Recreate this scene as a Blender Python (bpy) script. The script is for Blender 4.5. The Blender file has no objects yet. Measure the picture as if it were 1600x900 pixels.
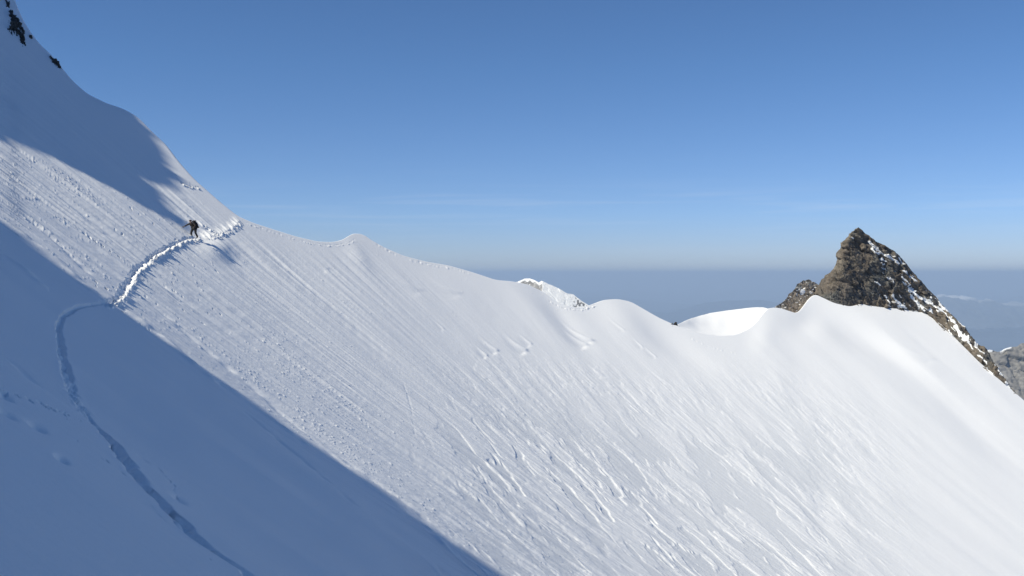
import bpy, bmesh, math
import numpy as np
from mathutils import Vector, Matrix

# ------------------------------------------------------------------ basics
F = 1556.0            # focal length in pixels of the 1600 px wide photograph
CX, HY = 800.0, 428.0 # principal column, level line
scene = bpy.context.scene
COL = scene.collection
rng = np.random.RandomState(7)
R = math.radians

SUNV = np.array([2.67, 1.47, -3.06]); SUNV = SUNV/np.linalg.norm(SUNV)   # direction the light travels
LH = SUNV[:2]/np.linalg.norm(SUNV[:2]); ELEV = math.asin(-SUNV[2])

def tag(o, label=None, cat=None, group=None, kind=None):
    if label: o['label'] = label
    if cat: o['category'] = cat
    if group: o['group'] = group
    if kind: o['kind'] = kind
    return o

def W(px, py, d):
    px = np.asarray(px, float); py = np.asarray(py, float); d = np.asarray(d, float)
    return np.stack([(px-CX)/F*d, d, (HY-py)/F*d], -1)

HAZE_COL = (.53, .68, .89, 1); HAZE_D = 4.3e-5
SKY = (3600., 1., .4, 1.6, .106); SUNE = 4.8    # altitude, air, dust, ozone, strength

# ------------------------------------------------------------------ noise
def _h(ix, iy, iz, seed):
    ix = ix.astype(np.int64); iy = iy.astype(np.int64); iz = iz.astype(np.int64)
    n = (ix*374761393 + iy*668265263 + iz*2147483647 + seed*974634777) & 0xffffffff
    n = ((n ^ (n >> 13))*1274126177) & 0xffffffff
    n = ((n ^ (n >> 16))*2246822519) & 0xffffffff
    n = n ^ (n >> 15)
    return (n & 0xffffff)/float(0xffffff)*2-1

def n2(x, y, s=0):
    fx = np.floor(x); fy = np.floor(y); tx = x-fx; ty = y-fy
    tx = tx*tx*tx*(tx*(tx*6-15)+10); ty = ty*ty*ty*(ty*(ty*6-15)+10)
    z = np.zeros_like(fx)
    a = _h(fx, fy, z, s); b = _h(fx+1, fy, z, s); c = _h(fx, fy+1, z, s); d = _h(fx+1, fy+1, z, s)
    return (a*(1-tx)+b*tx)*(1-ty)+(c*(1-tx)+d*tx)*ty

def n3(p, s=0):
    f = np.floor(p); t = p-f; t = t*t*t*(t*(t*6-15)+10)
    x, y, z = f[..., 0], f[..., 1], f[..., 2]; tx, ty, tz = t[..., 0], t[..., 1], t[..., 2]
    def e(k):
        a = _h(x, y, z+k, s); b = _h(x+1, y, z+k, s); c = _h(x, y+1, z+k, s); d = _h(x+1, y+1, z+k, s)
        return (a*(1-tx)+b*tx)*(1-ty)+(c*(1-tx)+d*tx)*ty
    return e(0)*(1-tz)+e(1)*tz

def fbm2(x, y, o=4, s=0, g=0.5):
    r = 0; a = 1; t = 0
    for k in range(o):
        r = r+a*n2(x*2**k+k*17.3, y*2**k-k*9.1, s+k); t += a; a *= g
    return r/t

def fbm3(p, o=4, s=0, g=0.5):
    r = 0; a = 1; t = 0
    for k in range(o):
        r = r+a*n3(p*2**k+k*13.7, s+k); t += a; a *= g
    return r/t

def cell3(p, s=0):
    """facet noise: distance to nearest and second nearest feature, and the cell's own value"""
    f = np.floor(p); d1 = np.full(p.shape[:-1], 9.); d2 = d1.copy(); v = np.zeros_like(d1)
    for i in (-1, 0, 1):
        for j in (-1, 0, 1):
            for k in (-1, 0, 1):
                c = f+np.array([i, j, k])
                x, y, z = c[..., 0], c[..., 1], c[..., 2]
                q = c+.5+.45*np.stack([_h(x, y, z, s), _h(x, y, z, s+1), _h(x, y, z, s+2)], -1)
                d = np.linalg.norm(q-p, axis=-1); w = _h(x, y, z, s+3)
                m = d < d1
                d2 = np.where(m, d1, np.minimum(d2, d)); v = np.where(m, w, v); d1 = np.where(m, d, d1)
    return d1, d2, v

def facets(p, s=0):
    """flat tilted faces of broken rock: each cell is a plane of its own"""
    f = np.floor(p); d1 = np.full(p.shape[:-1], 9.); v = np.zeros_like(d1)
    for i in (-1, 0, 1):
        for j in (-1, 0, 1):
            for k in (-1, 0, 1):
                c = f+np.array([i, j, k]); x, y, z = c[..., 0], c[..., 1], c[..., 2]
                q = c+.5+.45*np.stack([_h(x, y, z, s), _h(x, y, z, s+1), _h(x, y, z, s+2)], -1)
                e = p-q; d = np.linalg.norm(e, axis=-1)
                w = .45*_h(x, y, z, s+3)+.75*(e[..., 0]*_h(x, y, z, s+4)+e[..., 1]*_h(x, y, z, s+5)+e[..., 2]*_h(x, y, z, s+6))
                m = d < d1; v = np.where(m, w, v); d1 = np.where(m, d, d1)
    return v

def sm(a, b, x):
    t = np.clip((x-a)/(b-a), 0, 1); return t*t*(3-2*t)

# ------------------------------------------------------------------ the lie of the snow face
# The face is a bowl: steepness eastwards depends on x, steepness northwards on y. The photographer stands on it at the origin.
GY = np.array([(-60, -.38), (0, -.38), (15, -.35), (30, -.28), (50, -.15), (72, .02), (95, .21), (110, .33), (130, .46), (160, .57), (200, .66), (260, .72), (400, .72)], float)
GX = np.array([(-200, -.78), (-70, -.78), (-45, -.77), (-20, -.73), (-5, -.67), (8, -.58), (25, -.46), (45, -.43), (80, -.42), (140, -.42), (300, -.42)], float)
def _integ(G, lo, hi):
    t = np.linspace(lo, hi, 12001); g = np.interp(t, G[:, 0], G[:, 1]); k = np.exp(-np.linspace(-2.5, 2.5, int(24/(t[1]-t[0])))**2); k /= k.sum()
    gp = np.r_[np.full(len(k), g[0]), g, np.full(len(k), g[-1])]; g = np.convolve(gp, k, 'same')[len(k):-len(k)]
    z = np.r_[0, np.cumsum((g[1:]+g[:-1])/2*(t[1]-t[0]))]; return t, z-np.interp(0, t, z)
TX, AX = _integ(GX, -900, 900); TY, AY = _integ(GY, -60, 500)
def lie(x, y): return -1.65+np.interp(x, TX, AX)+np.interp(y, TY, AY)
class Lie:
    """depth at which the level-looking eye meets the face, tabulated"""
    def __init__(s):
        s.dx = 20.; s.x0 = -600.; s.y0 = -900.; s.nx = 133; s.ny = 115
        gx = s.x0+s.dx*np.arange(s.nx); gy = s.y0+s.dx*np.arange(s.ny); s.L = np.zeros((s.nx, s.ny))
        yy = np.exp(np.linspace(math.log(3.), math.log(420.), 3000))
        for i, x in enumerate(gx):
            e = lie((x-CX)/F*yy, yy)/yy
            k = len(e)-1-int(np.argmax((np.diff(e) <= 0)[::-1])) if (np.diff(e) <= 0).any() else 0    # monotone stretch at the far end
            em = e[k:]; ym = yy[k:]; ly = np.log(ym)
            zn = (HY-gy)/F; v = np.interp(zn, em, ly)
            lo = zn < em[0]; sl = (ly[min(60, len(ly)-1)]-ly[0])/(em[min(60, len(em)-1)]-em[0]+1e-9)
            v = np.where(lo, ly[0]+np.minimum(sl, 8.)*(zn-em[0]), v)
            hi = zn > em[-1]; sl = (ly[-1]-ly[-60])/(em[-1]-em[-60]); v = np.where(hi, ly[-1]+sl*(zn-em[-1]), v)
            s.L[i] = v
    def __call__(s, px, py):
        px, py = np.broadcast_arrays(np.asarray(px, float), np.asarray(py, float)); shp = px.shape
        fi = np.clip((px.ravel()-s.x0)/s.dx, 2, s.nx-4); fj = np.clip((py.ravel()-s.y0)/s.dx, 2, s.ny-4)
        i0 = fi.astype(int); j0 = fj.astype(int); t = fi-i0; u = fj-j0
        def wt(t): return [(1-t)**3/6, (3*t**3-6*t**2+4)/6, (-3*t**3+3*t**2+3*t+1)/6, t**3/6]
        wx, wy = wt(t), wt(u); r = 0
        for a in range(4):
            for c in range(4): r = r+wx[a]*wy[c]*s.L[i0+a-1, j0+c-1]
        return np.exp(r).reshape(shp)

# snow crest: pixel column, row, distance in metres
CREST = [(-500, -820, 230), (-250, -420, 195), (-60, -130, 168), (0, -42, 156), (16, -14, 153), (30, 22, 150), (42, 42, 148), (60, 66, 146),
 (80, 84, 144), (95, 103, 142), (112, 124, 140), (135, 145, 137), (165, 161, 133), (192, 170, 130), (213, 182, 128), (236, 207, 126), (258, 226, 125),
 (280, 255, 124), (302, 280, 123), (322, 298, 122), (345, 318, 122), (370, 338, 122.5), (395, 349, 124), (430, 360, 127), (465, 371, 129),
 (495, 378, 131.5), (520, 379, 133), (538, 375, 134), (548, 366, 135.5), (566, 366, 136.5), (580, 376, 137.5), (600, 387, 139), (630, 400, 142), (665, 409, 145),
 (700, 415, 148), (740, 427, 152), (775, 439, 155), (800, 441, 158), (825, 445, 161), (850, 456, 165), (870, 472, 170),
 (895, 481, 174), (915, 480, 178), (940, 471, 182), (965, 469, 186), (985, 472, 190), (1005, 483, 193), (1030, 497, 198), (1052, 507, 202), (1070, 514, 205),
 (1095, 521, 208), (1125, 525, 210), (1150, 523, 212), (1172, 513, 215), (1188, 498, 219), (1196, 483, 223), (1215, 480, 228), (1235, 485, 235), (1249, 488, 240),
 (1258, 474, 246), (1272, 458, 250), (1283, 463, 252), (1303, 473, 255), (1330, 480, 260), (1345, 475, 261), (1362, 479, 262),
 (1390, 482, 264), (1413, 483, 265), (1430, 488, 265), (1445, 488, 264), (1467, 504, 262), (1497, 533, 259), (1530, 566, 255), (1577, 607, 248), (1600, 626, 245),
 (1680, 690, 238), (1800, 780, 232), (2000, 930, 225)]
CR = np.array(CREST, float)
from_c = lambda px, k: np.interp(px, CR[:, 0], CR[:, k])
def smooth_c(px, k):
    r = 0
    for o, w in ((-6, .2), (-3, .2), (0, .2), (3, .2), (6, .2)): r = r+w*from_c(px+o, k)
    return r
yc = lambda px: smooth_c(px, 1)
DEPTH = Lie()
def SP(px, py): return W(px, py, DEPTH(px, py))

# ------------------------------------------------------------------ mesh helpers
def grid_mesh(name, P, mat, attrs=None, parent=None, smooth=True, closeu=False):
    n, m = P.shape[:2]
    me = bpy.data.meshes.new(name)
    me.vertices.add(n*m); me.vertices.foreach_set('co', P.reshape(-1).astype(np.float32))
    idx = np.arange(n*m).reshape(n, m)
    q = np.stack([idx[:-1, :-1], idx[1:, :-1], idx[1:, 1:], idx[:-1, 1:]], -1).reshape(-1, 4)
    me.loops.add(q.size); me.loops.foreach_set('vertex_index', q.reshape(-1).astype(np.int32))
    me.polygons.add(len(q)); me.polygons.foreach_set('loop_start', np.arange(0, q.size, 4, dtype=np.int32))
    me.update(calc_edges=True)
    if smooth: me.polygons.foreach_set('use_smooth', np.ones(len(q), bool))
    for k, v in (attrs or {}).items():
        a = me.attributes.new(k, 'FLOAT', 'POINT'); a.data.foreach_set('value', v.reshape(-1).astype(np.float32))
    me.materials.append(mat); me.validate()
    o = bpy.data.objects.new(name, me); COL.objects.link(o)
    if parent: o.parent = parent
    return o

def normals(P):
    a = np.gradient(P, axis=0); b = np.gradient(P, axis=1); n = np.cross(a, b)
    n /= np.linalg.norm(n, axis=-1, keepdims=True)+1e-12
    return n

# ------------------------------------------------------------------ materials
def new_mat(name):
    m = bpy.data.materials.new(name); m.use_nodes = True
    nt = m.node_tree; b = nt.nodes['Principled BSDF']; return m, nt, b
def N(nt, t, **kw):
    n = nt.nodes.new(t)
    for k, v in kw.items():
        if k in n.inputs: n.inputs[k].default_value = v
        else: setattr(n, k, v)
    return n

def mat_snow(name='snow', near=True):
    m, nt, b = new_mat(name); L = nt.links.new
    co = N(nt, 'ShaderNodeTexCoord')
    at = N(nt, 'ShaderNodeAttribute', attribute_name='crust')
    mix = N(nt, 'ShaderNodeMix', data_type='RGBA')
    mix.inputs[6].default_value = (.90, .90, .905, 1); mix.inputs[7].default_value = (.70, .72, .75, 1)
    L(at.outputs['Fac'], mix.inputs[0]); L(mix.outputs[2], b.inputs['Base Color'])
    b.inputs['Roughness'].default_value = .62; b.inputs['Specular IOR Level'].default_value = .25
    if near:
        n1 = N(nt, 'ShaderNodeTexNoise', Scale=3.2, Detail=6., Roughness=.62)
        n2_ = N(nt, 'ShaderNodeTexNoise', Scale=16., Detail=4., Roughness=.7)
        L(co.outputs['Object'], n1.inputs['Vector']); L(co.outputs['Object'], n2_.inputs['Vector'])
        b1 = N(nt, 'ShaderNodeBump', Strength=.12, Distance=.10); b2 = N(nt, 'ShaderNodeBump', Strength=.30, Distance=.02)
        L(n1.outputs['Fac'], b1.inputs['Height']); L(n2_.outputs['Fac'], b2.inputs['Height'])
        L(b1.outputs['Normal'], b2.inputs['Normal']); L(b2.outputs['Normal'], b.inputs['Normal'])
    return m

def mat_rock(name, cols, scale=1., snowcol=(.88, .89, .9, 1), bump=.5, dist=.3):
    """rock with rusty and grey zones; the 'snow' attribute marks snow lying in its gullies"""
    m, nt, b = new_mat(name); L = nt.links.new
    co = N(nt, 'ShaderNodeTexCoord')
    n1 = N(nt, 'ShaderNodeTexNoise', Scale=.16*scale, Detail=7., Roughness=.65)
    n2_ = N(nt, 'ShaderNodeTexNoise', Scale=1.3*scale, Detail=8., Roughness=.72)
    vo = N(nt, 'ShaderNodeTexVoronoi', Scale=.9*scale)
    for n in (n1, n2_, vo): L(co.outputs['Object'], n.inputs['Vector'])
    r = N(nt, 'ShaderNodeValToRGB'); cr = r.color_ramp
    cr.elements[0].position = .36; cr.elements[0].color = cols[0]; cr.elements[1].position = .64; cr.elements[1].color = cols[2]
    e = cr.elements.new(.5); e.color = cols[1]
    L(n1.outputs['Fac'], r.inputs['Fac'])
    r2 = N(nt, 'ShaderNodeMapRange'); r2.inputs[1].default_value = .3; r2.inputs[2].default_value = .7; r2.inputs[3].default_value = .45; r2.inputs[4].default_value = 1.6
    L(n2_.outputs['Fac'], r2.inputs[0])
    mul = N(nt, 'ShaderNodeVectorMath', operation='SCALE'); L(r.outputs['Color'], mul.inputs[0]); L(r2.outputs[0], mul.inputs['Scale'])
    at = N(nt, 'ShaderNodeAttribute', attribute_name='snow')
    mix = N(nt, 'ShaderNodeMix', data_type='RGBA'); L(at.outputs['Fac'], mix.inputs[0]); L(mul.outputs[0], mix.inputs[6]); mix.inputs[7].default_value = snowcol
    L(mix.outputs[2], b.inputs['Base Color']); b.inputs['Roughness'].default_value = .85; b.inputs['Specular IOR Level'].default_value = .2
    add = N(nt, 'ShaderNodeMath', operation='ADD'); L(n2_.outputs['Fac'], add.inputs[0]); L(vo.outputs['Distance'], add.inputs[1])
    bp = N(nt, 'ShaderNodeBump', Strength=bump, Distance=dist); L(add.outputs[0], bp.inputs['Height']); L(bp.outputs['Normal'], b.inputs['Normal'])
    return m

SNOW = mat_snow('snow'); SNOWFAR = mat_snow('far_snow', False)

# ------------------------------------------------------------------ the snow slope
pxs = np.r_[np.linspace(-480, -20, 60, endpoint=False), np.arange(-20, 1625, 1.15), np.linspace(1630, 2000, 50)]
NR = 740
tt = np.linspace(0, 1, NR)
ycr = yc(pxs)
PB = 960.
row_py = ycr[:, None]+(PB-ycr)[:, None]*tt[None]
below = np.array([970, 985, 1005, 1030, 1060, 1100, 1150, 1220.])
row_py = np.hstack([row_py, np.repeat(below[None], len(pxs), 0)+np.where(ycr > 900, ycr-900, 0)[:, None]])
PX = np.repeat(pxs[:, None], row_py.shape[1], 1)
B = SP(PX, row_py)                                    # base surface
NB = normals(B); NB *= np.sign(NB[..., 2:3])
U = NB[..., :2]/np.linalg.norm(NB[..., :2], axis=-1, keepdims=True)   # fall line
X, Y, Z = B[..., 0], B[..., 1], B[..., 2]
Hh = np.zeros_like(X)                                   # relief in metres along the normal

def lic(scale, length, s, n=9, o=1, turn=0.):
    r = 0; ct, st = math.cos(R(turn)), math.sin(R(turn)); ux = U[..., 0]*ct+U[..., 1]*st; uy = -U[..., 0]*st+U[..., 1]*ct; ks = np.linspace(-1, 1, n); w = np.cos(ks*1.35)
    for k, wk in zip(ks, w):
        x = (X+ux*k*length)/scale; y = (Y+uy*k*length)/scale
        r = r+wk*(n2(x, y, s) if o == 1 else fbm2(x, y, o, s))
    return r/math.sqrt((w**2).sum())/1.0

def polyline_dist(pts, margin):
    """distance on the ground to a traced line, signed across it, and arc length along it; only near vertices"""
    pts = np.array(pts, float)
    P3 = SP(pts[:, 0], pts[:, 1])
    # resample smoothly
    seg = np.r_[0, np.cumsum(np.linalg.norm(np.diff(P3, axis=0), axis=1))]
    x0, x1 = pts[:, 0].min()-margin, pts[:, 0].max()+margin; y0, y1 = pts[:, 1].min()-margin, pts[:, 1].max()+margin
    sel = (PX > x0) & (PX < x1) & (row_py > y0) & (row_py < y1)
    Q = B[sel]; best = np.full(len(Q), 1e9); sg = np.zeros(len(Q)); al = np.zeros(len(Q))
    NQ = NB[sel]
    for i in range(len(P3)-1):
        a, b_ = P3[i], P3[i+1]; e = b_-a; l = np.linalg.norm(e)
        t = np.clip(((Q-a)@e)/(l*l), 0, 1); c = a+t[:, None]*e; dv = Q-c; dd = np.linalg.norm(dv, axis=1)
        m = dd < best
        side = np.einsum('ij,ij->i', np.cross(np.broadcast_to(e/l, Q.shape), dv), NQ)
        best = np.where(m, dd, best); sg = np.where(m, side, sg); al = np.where(m, seg[i]+t*l, al)
    return sel, best, sg, al

def gblob(px, py, sx, sy, rot=0):
    c, s = math.cos(R(rot)), math.sin(R(rot)); dx, dy = PX-px, row_py-py
    return np.exp(-(((dx*c+dy*s)/sx)**2+((-dx*s+dy*c)/sy)**2))

# region weights
bandline = lambda x: np.interp(x, [-300, 0, 165, 300, 550, 790, 1200], [100, 345, 475, 560, 730, 900, 1180])   # shadow edge in the picture
dist_band = (bandline(PX)-row_py)          # >0 above the shade edge
w_band = sm(-40, 20, dist_band)*(1-sm(60, 330, dist_band))*(1-sm(900, 1150, PX))*sm(60, 120, row_py-ycr[:, None]*.0)
w_face = sm(60, 240, dist_band)*(1-sm(500, 760, PX-0*row_py))
w_cent = sm(560, 800, PX)*(1-sm(1250, 1500, PX))*sm(520, 620, row_py+(PX-800)*-.08)
w_right = sm(1000, 1300, PX)
w_shade = 1-sm(-60, 0, dist_band)
top = sm(0, 50, row_py-ycr[:, None])
far_ok = sm(8, 30, Y)

Hh += .20*fbm2(X/22, Y/22, 3, 3)*far_ok+.26*w_shade*fbm2(X/8, Y/10, 3, 13)*sm(6, 20, Y)*top
Hh += .022*lic(2.6, 9, 11)*top
s1 = lic(1.0, 6, 21, 15); s2 = lic(.45, 4.2, 31, 23); s3 = lic(.22, 2.3, 41, 25); s4 = lic(.6, 2.6, 43, 11, turn=22); s5 = lic(1.3, 4.5, 45, turn=22); s6 = lic(.13, .5, 47)
amp_med = .25+2.2*w_band+.5*w_face+.0*w_cent-.15*w_right
amp_med *= (1-.25*w_shade)*top*(1-.45*sm(760, 1050, PX))
patchy = .6+.8*sm(-.2, .5, fbm2(X/14, Y/14, 3, 77))
wr = sm(560, 900, PX)
Hh += amp_med*(.024*(s1*(1-wr)+s5*wr)+.019*(s2*(1-wr)+s4*wr))*patchy+.0110*s3*(.25+1.3*w_band+w_cent+.3*w_face)*top*(1-.2*w_shade)+.0025*s6*(.3+w_band+w_cent)*top*(1-.6*w_shade)*(1-sm(90, 140, Y))
Hh += .0055*fbm2(X/.6, Y/.6, 2, 61)*(.3+w_band+.8*w_cent+.3*w_face)*(1-.6*w_shade)*top

Hh += .0045*w_shade*fbm2(X/.35, Y/.35, 3, 63)*(1-sm(25, 60, Y))
# scaly wind crust in the middle of the face
CRQ = 0; q = lic(1.05, 2.1, 51, 9, 2, turn=24)+.55*fbm2(X/.8, Y/.8, 3, 55)
step = sm(-.05, .10, q)+.7*sm(.55, .68, q)+.6*sm(-.7, -.6, q)
crust_zone = np.clip(w_cent*(.35+.9*sm(-.3, .35, fbm2(X/11, Y/11, 3, 5))), 0, 1)
Hh += .028*step*crust_zone
CRU = (1-sm(-.1, .15, q+.3*fbm2(X/2.5, Y/2.5, 3, 59)+.2))*crust_zone*.75
PTC = w_cent*sm(.02, .16, fbm2((X*.86+Y*.5)/1.5+.5*fbm2(X/3, Y/3, 2, 8), (X*.5-Y*.86)/5.5, 4, 91)-.0)*sm(570, 720, row_py); CRU = np.maximum(CRU*.4, .62*PTC); Hh = Hh*(1-.4*PTC)-.018*PTC
CRU = np.clip(CRU+.12*w_band*sm(0, .6, s1), 0, 1)

# wind scallops under the crest
for (x, y, l, w_, a) in [(770, 552, 34, 5, .34), (813, 553, 40, 5.5, .42), (825, 540, 26, 4, .22), (906, 545, 46, 6, .45), (912, 540, 50, 5, .4), (757, 558, 22, 4, .25),
                   (1000, 545, 22, 3, .15), (1020, 560, 26, 3, .15), (1035, 600, 30, 3, .12), (968, 520, 30, 3, .12), (690, 515, 20, 3, .1), (880, 600, 30, 4, .12), (935, 590, 30, 4, .14),
                   (1440, 575, 60, 7, .16), (640, 465, 60, 8, .12), (505, 425, 34, 5, .14), (700, 470, 60, 7, .12)]:
    ang = 48 if x < 1300 else 42
    c, s = math.cos(R(ang)), math.sin(R(ang)); dx, dy = PX-x, row_py-y
    u = dx*c+dy*s; v = -dx*s+dy*c+.0045*np.clip(u+l, 0, None)**2
    prof = np.where(u < 0, np.exp(-(u/(l*.62))**2), np.exp(-(u/(l*.10))**2))
    w_ = w_*.62; Hh += (-a*.26*prof*np.exp(-((v-w_*1.1)/(w_*1.4))**2)+a*.34*prof*np.exp(-((v+w_*.7)/(w_*.65))**2))

Hh += .34*gblob(340, 388, 24, 15, 25)  # added mound right of the climber, raised so the cast shadow lands sooner
# soft ribs and hollows of the upper face
for (x, y, sx, sy, rot, a) in [(560, 400, 26, 10, 50, .32), (545, 392, 40, 8, 20, -.1), (880, 500, 60, 14, 52, -.6), (835, 490, 60, 14, 45, .35), (975, 500, 60, 22, 45, .9), (1060, 545, 60, 16, 30, -.6),
         (1195, 520, 20, 40, 10, .4), (1215, 560, 25, 60, -10, .3), (1335, 520, 80, 20, 30, -1.7), (1430, 562, 70, 12, 38, .6), (1500, 650, 140, 22, 40, -1.0), (1550, 610, 90, 12, 42, .3),
         (1260, 500, 26, 22, 0, -.7), (1050, 800, 30, 90, -35, -.3), (1285, 790, 20, 55, -5, -.25), (430, 640, 200, 30, 38, -.45), (150, 250, 120, 24, 45, .4), (200, 190, 60, 14, 33, .5)]:
    Hh += a*.42*gblob(x, y, sx, sy, rot)

# long slide furrows in the left half
fur = np.clip(lic(1.6, 12, 71, 19)-.35, 0, None)
Hh -= .09*fur*(w_band+.35*w_face)*top
for (xa, ya, xb, yb, wd, a) in [(0, 342, 160, 470, .5, .10), (30, 330, 150, 440, .35, -.1), (190, 480, 330, 590, .45, .14), (230, 470, 560, 740, .4, -.10), (330, 585, 480, 690, .3, .10),
        (380, 640, 560, 800, .35, -.09), (120, 330, 280, 470, .4, -.08), (520, 700, 760, 890, .45, -.09), (640, 800, 700, 860, .3, .08),
        (630, 600, 648, 680, .10, -.022), (0, 395, 60, 445, .5, .1), (0, 540, 60, 590, .2, -.05)]:
    sel, d, sg, al = polyline_dist([(xa, ya), ((xa+xb)/2+3, (ya+yb)/2-2), (xb, yb)], 14)
    Hh[sel] += a*np.exp(-(d/wd)**2)*(.5+.5*n2(al*1.3, al*0, 5))

# snowballs rolled down the slope: small lumps, some with a short furrow above
def lumps(n, sampler, r0, r1, h, seed, tail=.5):
    g = np.random.RandomState(seed); k = 0
    while k < n:
        x, y = sampler(g)
        if y < yc(x)+6 or y > 955 or y > bandline(x)+4 or (x < 290 and y < 222+.42*x): continue
        k += 1
        c = int(np.searchsorted(pxs, x)); c = min(max(c, 3), len(pxs)-4)
        yv = row_py[c]; j = int(np.searchsorted(yv, y)); j = min(max(j, 3), NR-4)
        d0 = Y[c, j]; r = (r0+(r1-r0)*g.rand()**3); rp = max(r/d0*F, 1.0)
        w = int(rp*2.5)+2; c0, c1 = max(c-w, 0), min(c+w+1, len(pxs)); j0, j1 = max(j-w*2, 0), min(j+w*2+1, NR)
        Q = B[c0:c1, j0:j1]-B[c, j]; dd = (Q**2).sum(-1); rr = rp*d0/F
        hh = h*rr*(.6+.8*g.rand())
        Hh[c0:c1, j0:j1] = np.maximum(Hh[c0:c1, j0:j1], Hh[c, j]+hh*1.1-dd/(rr*rr)*hh*1.3) if g.rand() < .65 else Hh[c0:c1, j0:j1]+hh*np.exp(-dd/(rr*rr))
def s_band(g):
    t = g.rand(); x = -10+t*900; off = abs(g.randn())*75
    return x+off*.4, bandline(x)-off-2
def s_left(g): return g.rand()*330-10, 215+g.rand()*230
def s_mid(g):
    return 180+g.rand()*420, 380+g.rand()*330
def s_all(g): return 300+g.rand()*800, 380+g.rand()*520
def s_rows(g):   # dense cluster rows
    a, b_ = [((345, 505), (560, 680)), ((400, 510), (520, 620)), ((200, 290), (300, 370)), ((60, 225), (140, 300)), ((480, 640), (640, 780)), ((560, 690), (760, 860))][g.randint(6)]
    t = g.rand(); return a[0]+(b_[0]-a[0])*t+g.randn()*12, a[1]+(b_[1]-a[1])*t+g.randn()*9
def s_flow(g):   # debris strung along slide lines: origin clusters extend down the fall line
    k = g.randint(14); h = np.random.RandomState(500+k); x0 = h.rand()*560-20; y0 = bandline(x0)-30-h.rand()*230
    t = g.rand()*170; return x0+t*.8+g.randn()*5, y0+t*.62+g.randn()*4
lumps(700, s_band, .03, .10, .45, 1)
lumps(200, s_left, .03, .10, .4, 2)
lumps(300, s_rows, .03, .12, .45, 3)
lumps(160, s_mid, .03, .09, .4, 4)
lumps(260, s_all, .03, .10, .45, 5)
lumps(700, s_flow, .03, .10, .45, 6)

# trails
TR_SH = [(412, 912), (395, 896), (360, 872), (322, 845), (285, 808), (250, 778), (215, 743), (190, 710), (162, 677), (143, 648), (122, 612), (106, 577), (96, 540), (91, 512), (98, 494), (122, 481), (150, 476), (168, 474)]
TR_LT = [(160, 476), (168, 474), (181, 470), (191, 457), (202, 441), (210, 425), (225, 411), (245, 397), (270, 383), (290, 374), (312, 370)]
def trench(pts, wd, dp, seed, rim=.5, rag=.35, fadeat=None):
    sel, d, sg, al = polyline_dist(pts, 45)
    if fadeat: k_ = 1-.80*sm(fadeat[0], fadeat[1], al); dp = dp*k_; wd = wd*np.interp(al, [0, 6, 14, 24, 40], [1.4, 1.3, 1.1, .72, .42])
    q = B[sel]
    wv = wd*(1+rag*n2(al*2.2, np.sign(sg)*3, seed)+.4*rag*fbm2(q[:, 0]*5, q[:, 1]*5, 2, seed))
    f = 1-sm(wv*.55, wv*1.0, d)
    floor_ = dp*(1+.45*n2(al*2.6, sg*4, seed+1)+.25*fbm2(q[:, 0]*7, q[:, 1]*7, 2, seed+2))
    cut = Hh[sel]*(1-f)+(-floor_)*f
    cut += rim*dp*(1 if fadeat is None else 1-sm(15, 26, al))*np.exp(-((d-wv*1.25)/(wd*.45))**2)*(.45+.55*n2(al*2.3, sg*2, seed+3))
    Hh[sel] = cut if fadeat is None else cut*1.0
    return sel, d, sg, al
trench(TR_SH, .235, .17, 5, .10, .32, (18., 40.))
sel, d, sg, al = trench(TR_LT, .19, .09, 9, .0, .9)
# thrown-up chunks on the downhill side of the lit trail
pts = np.array(TR_LT, float); P3 = SP(pts[:, 0], pts[:, 1]); g = np.random.RandomState(12)
seg = np.r_[0, np.cumsum(np.linalg.norm(np.diff(P3, axis=0), axis=1))]
def chunk(c, r, h, seed, flat=1.):
    """a broken block of snow pushed out of the track"""
    dd = B-c if False else None
    x = c[0]/c[1]*F+CX; y = HY-c[2]/c[1]*F; w = r*2.2/c[1]*F+2
    i0, i1 = np.searchsorted(pxs, [x-w, x+w])
    j = int(np.clip((y-yc(x))/(PB-yc(x))*(NR-1), 0, NR-1)); jw = int(w*2/(PB-yc(x))*(NR-1))+3
    j0, j1 = max(j-jw, 0), min(j+jw, NR)
    if i1 <= i0: return
    Q = B[i0:i1, j0:j1]-c; dd = np.sqrt((Q**2).sum(-1))
    k = h*(1-sm(r*.45, r, dd*(1+.9*fbm2(B[i0:i1, j0:j1, 0]*6, B[i0:i1, j0:j1, 2]*6, 2, seed))))
    Hh[i0:i1, j0:j1] += k*(.8+.3*n2(B[i0:i1, j0:j1, 0]*9, B[i0:i1, j0:j1, 2]*9, seed))
k = 0
while k < 380:
    s = g.rand()*seg[-1]; c = np.array([np.interp(s, seg, P3[:, i]) for i in range(3)])
    off = .22+abs(g.randn())*.22
    dn = np.array([.62, -.55, -.62]); c = c+dn*off
    chunk(c, .055+.12*g.rand(), (.05+.12*g.rand())*math.exp(-off*.3), 300+k); k += 1
# short drag marks left below the track
for i in range(12):
    s = g.rand()*seg[-1]; c = np.array([np.interp(s, seg, P3[:, i_]) for i_ in range(3)])
    x = c[0]/c[1]*F+CX; y = HY-c[2]/c[1]*F; l = 10+g.rand()*22
    sel, d, sg, al = polyline_dist([(x+5, y+5), (x+5+l*.8, y+5+l*.62)], 8)
    Hh[sel] -= .04*np.exp(-(d/.13)**2)

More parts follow.
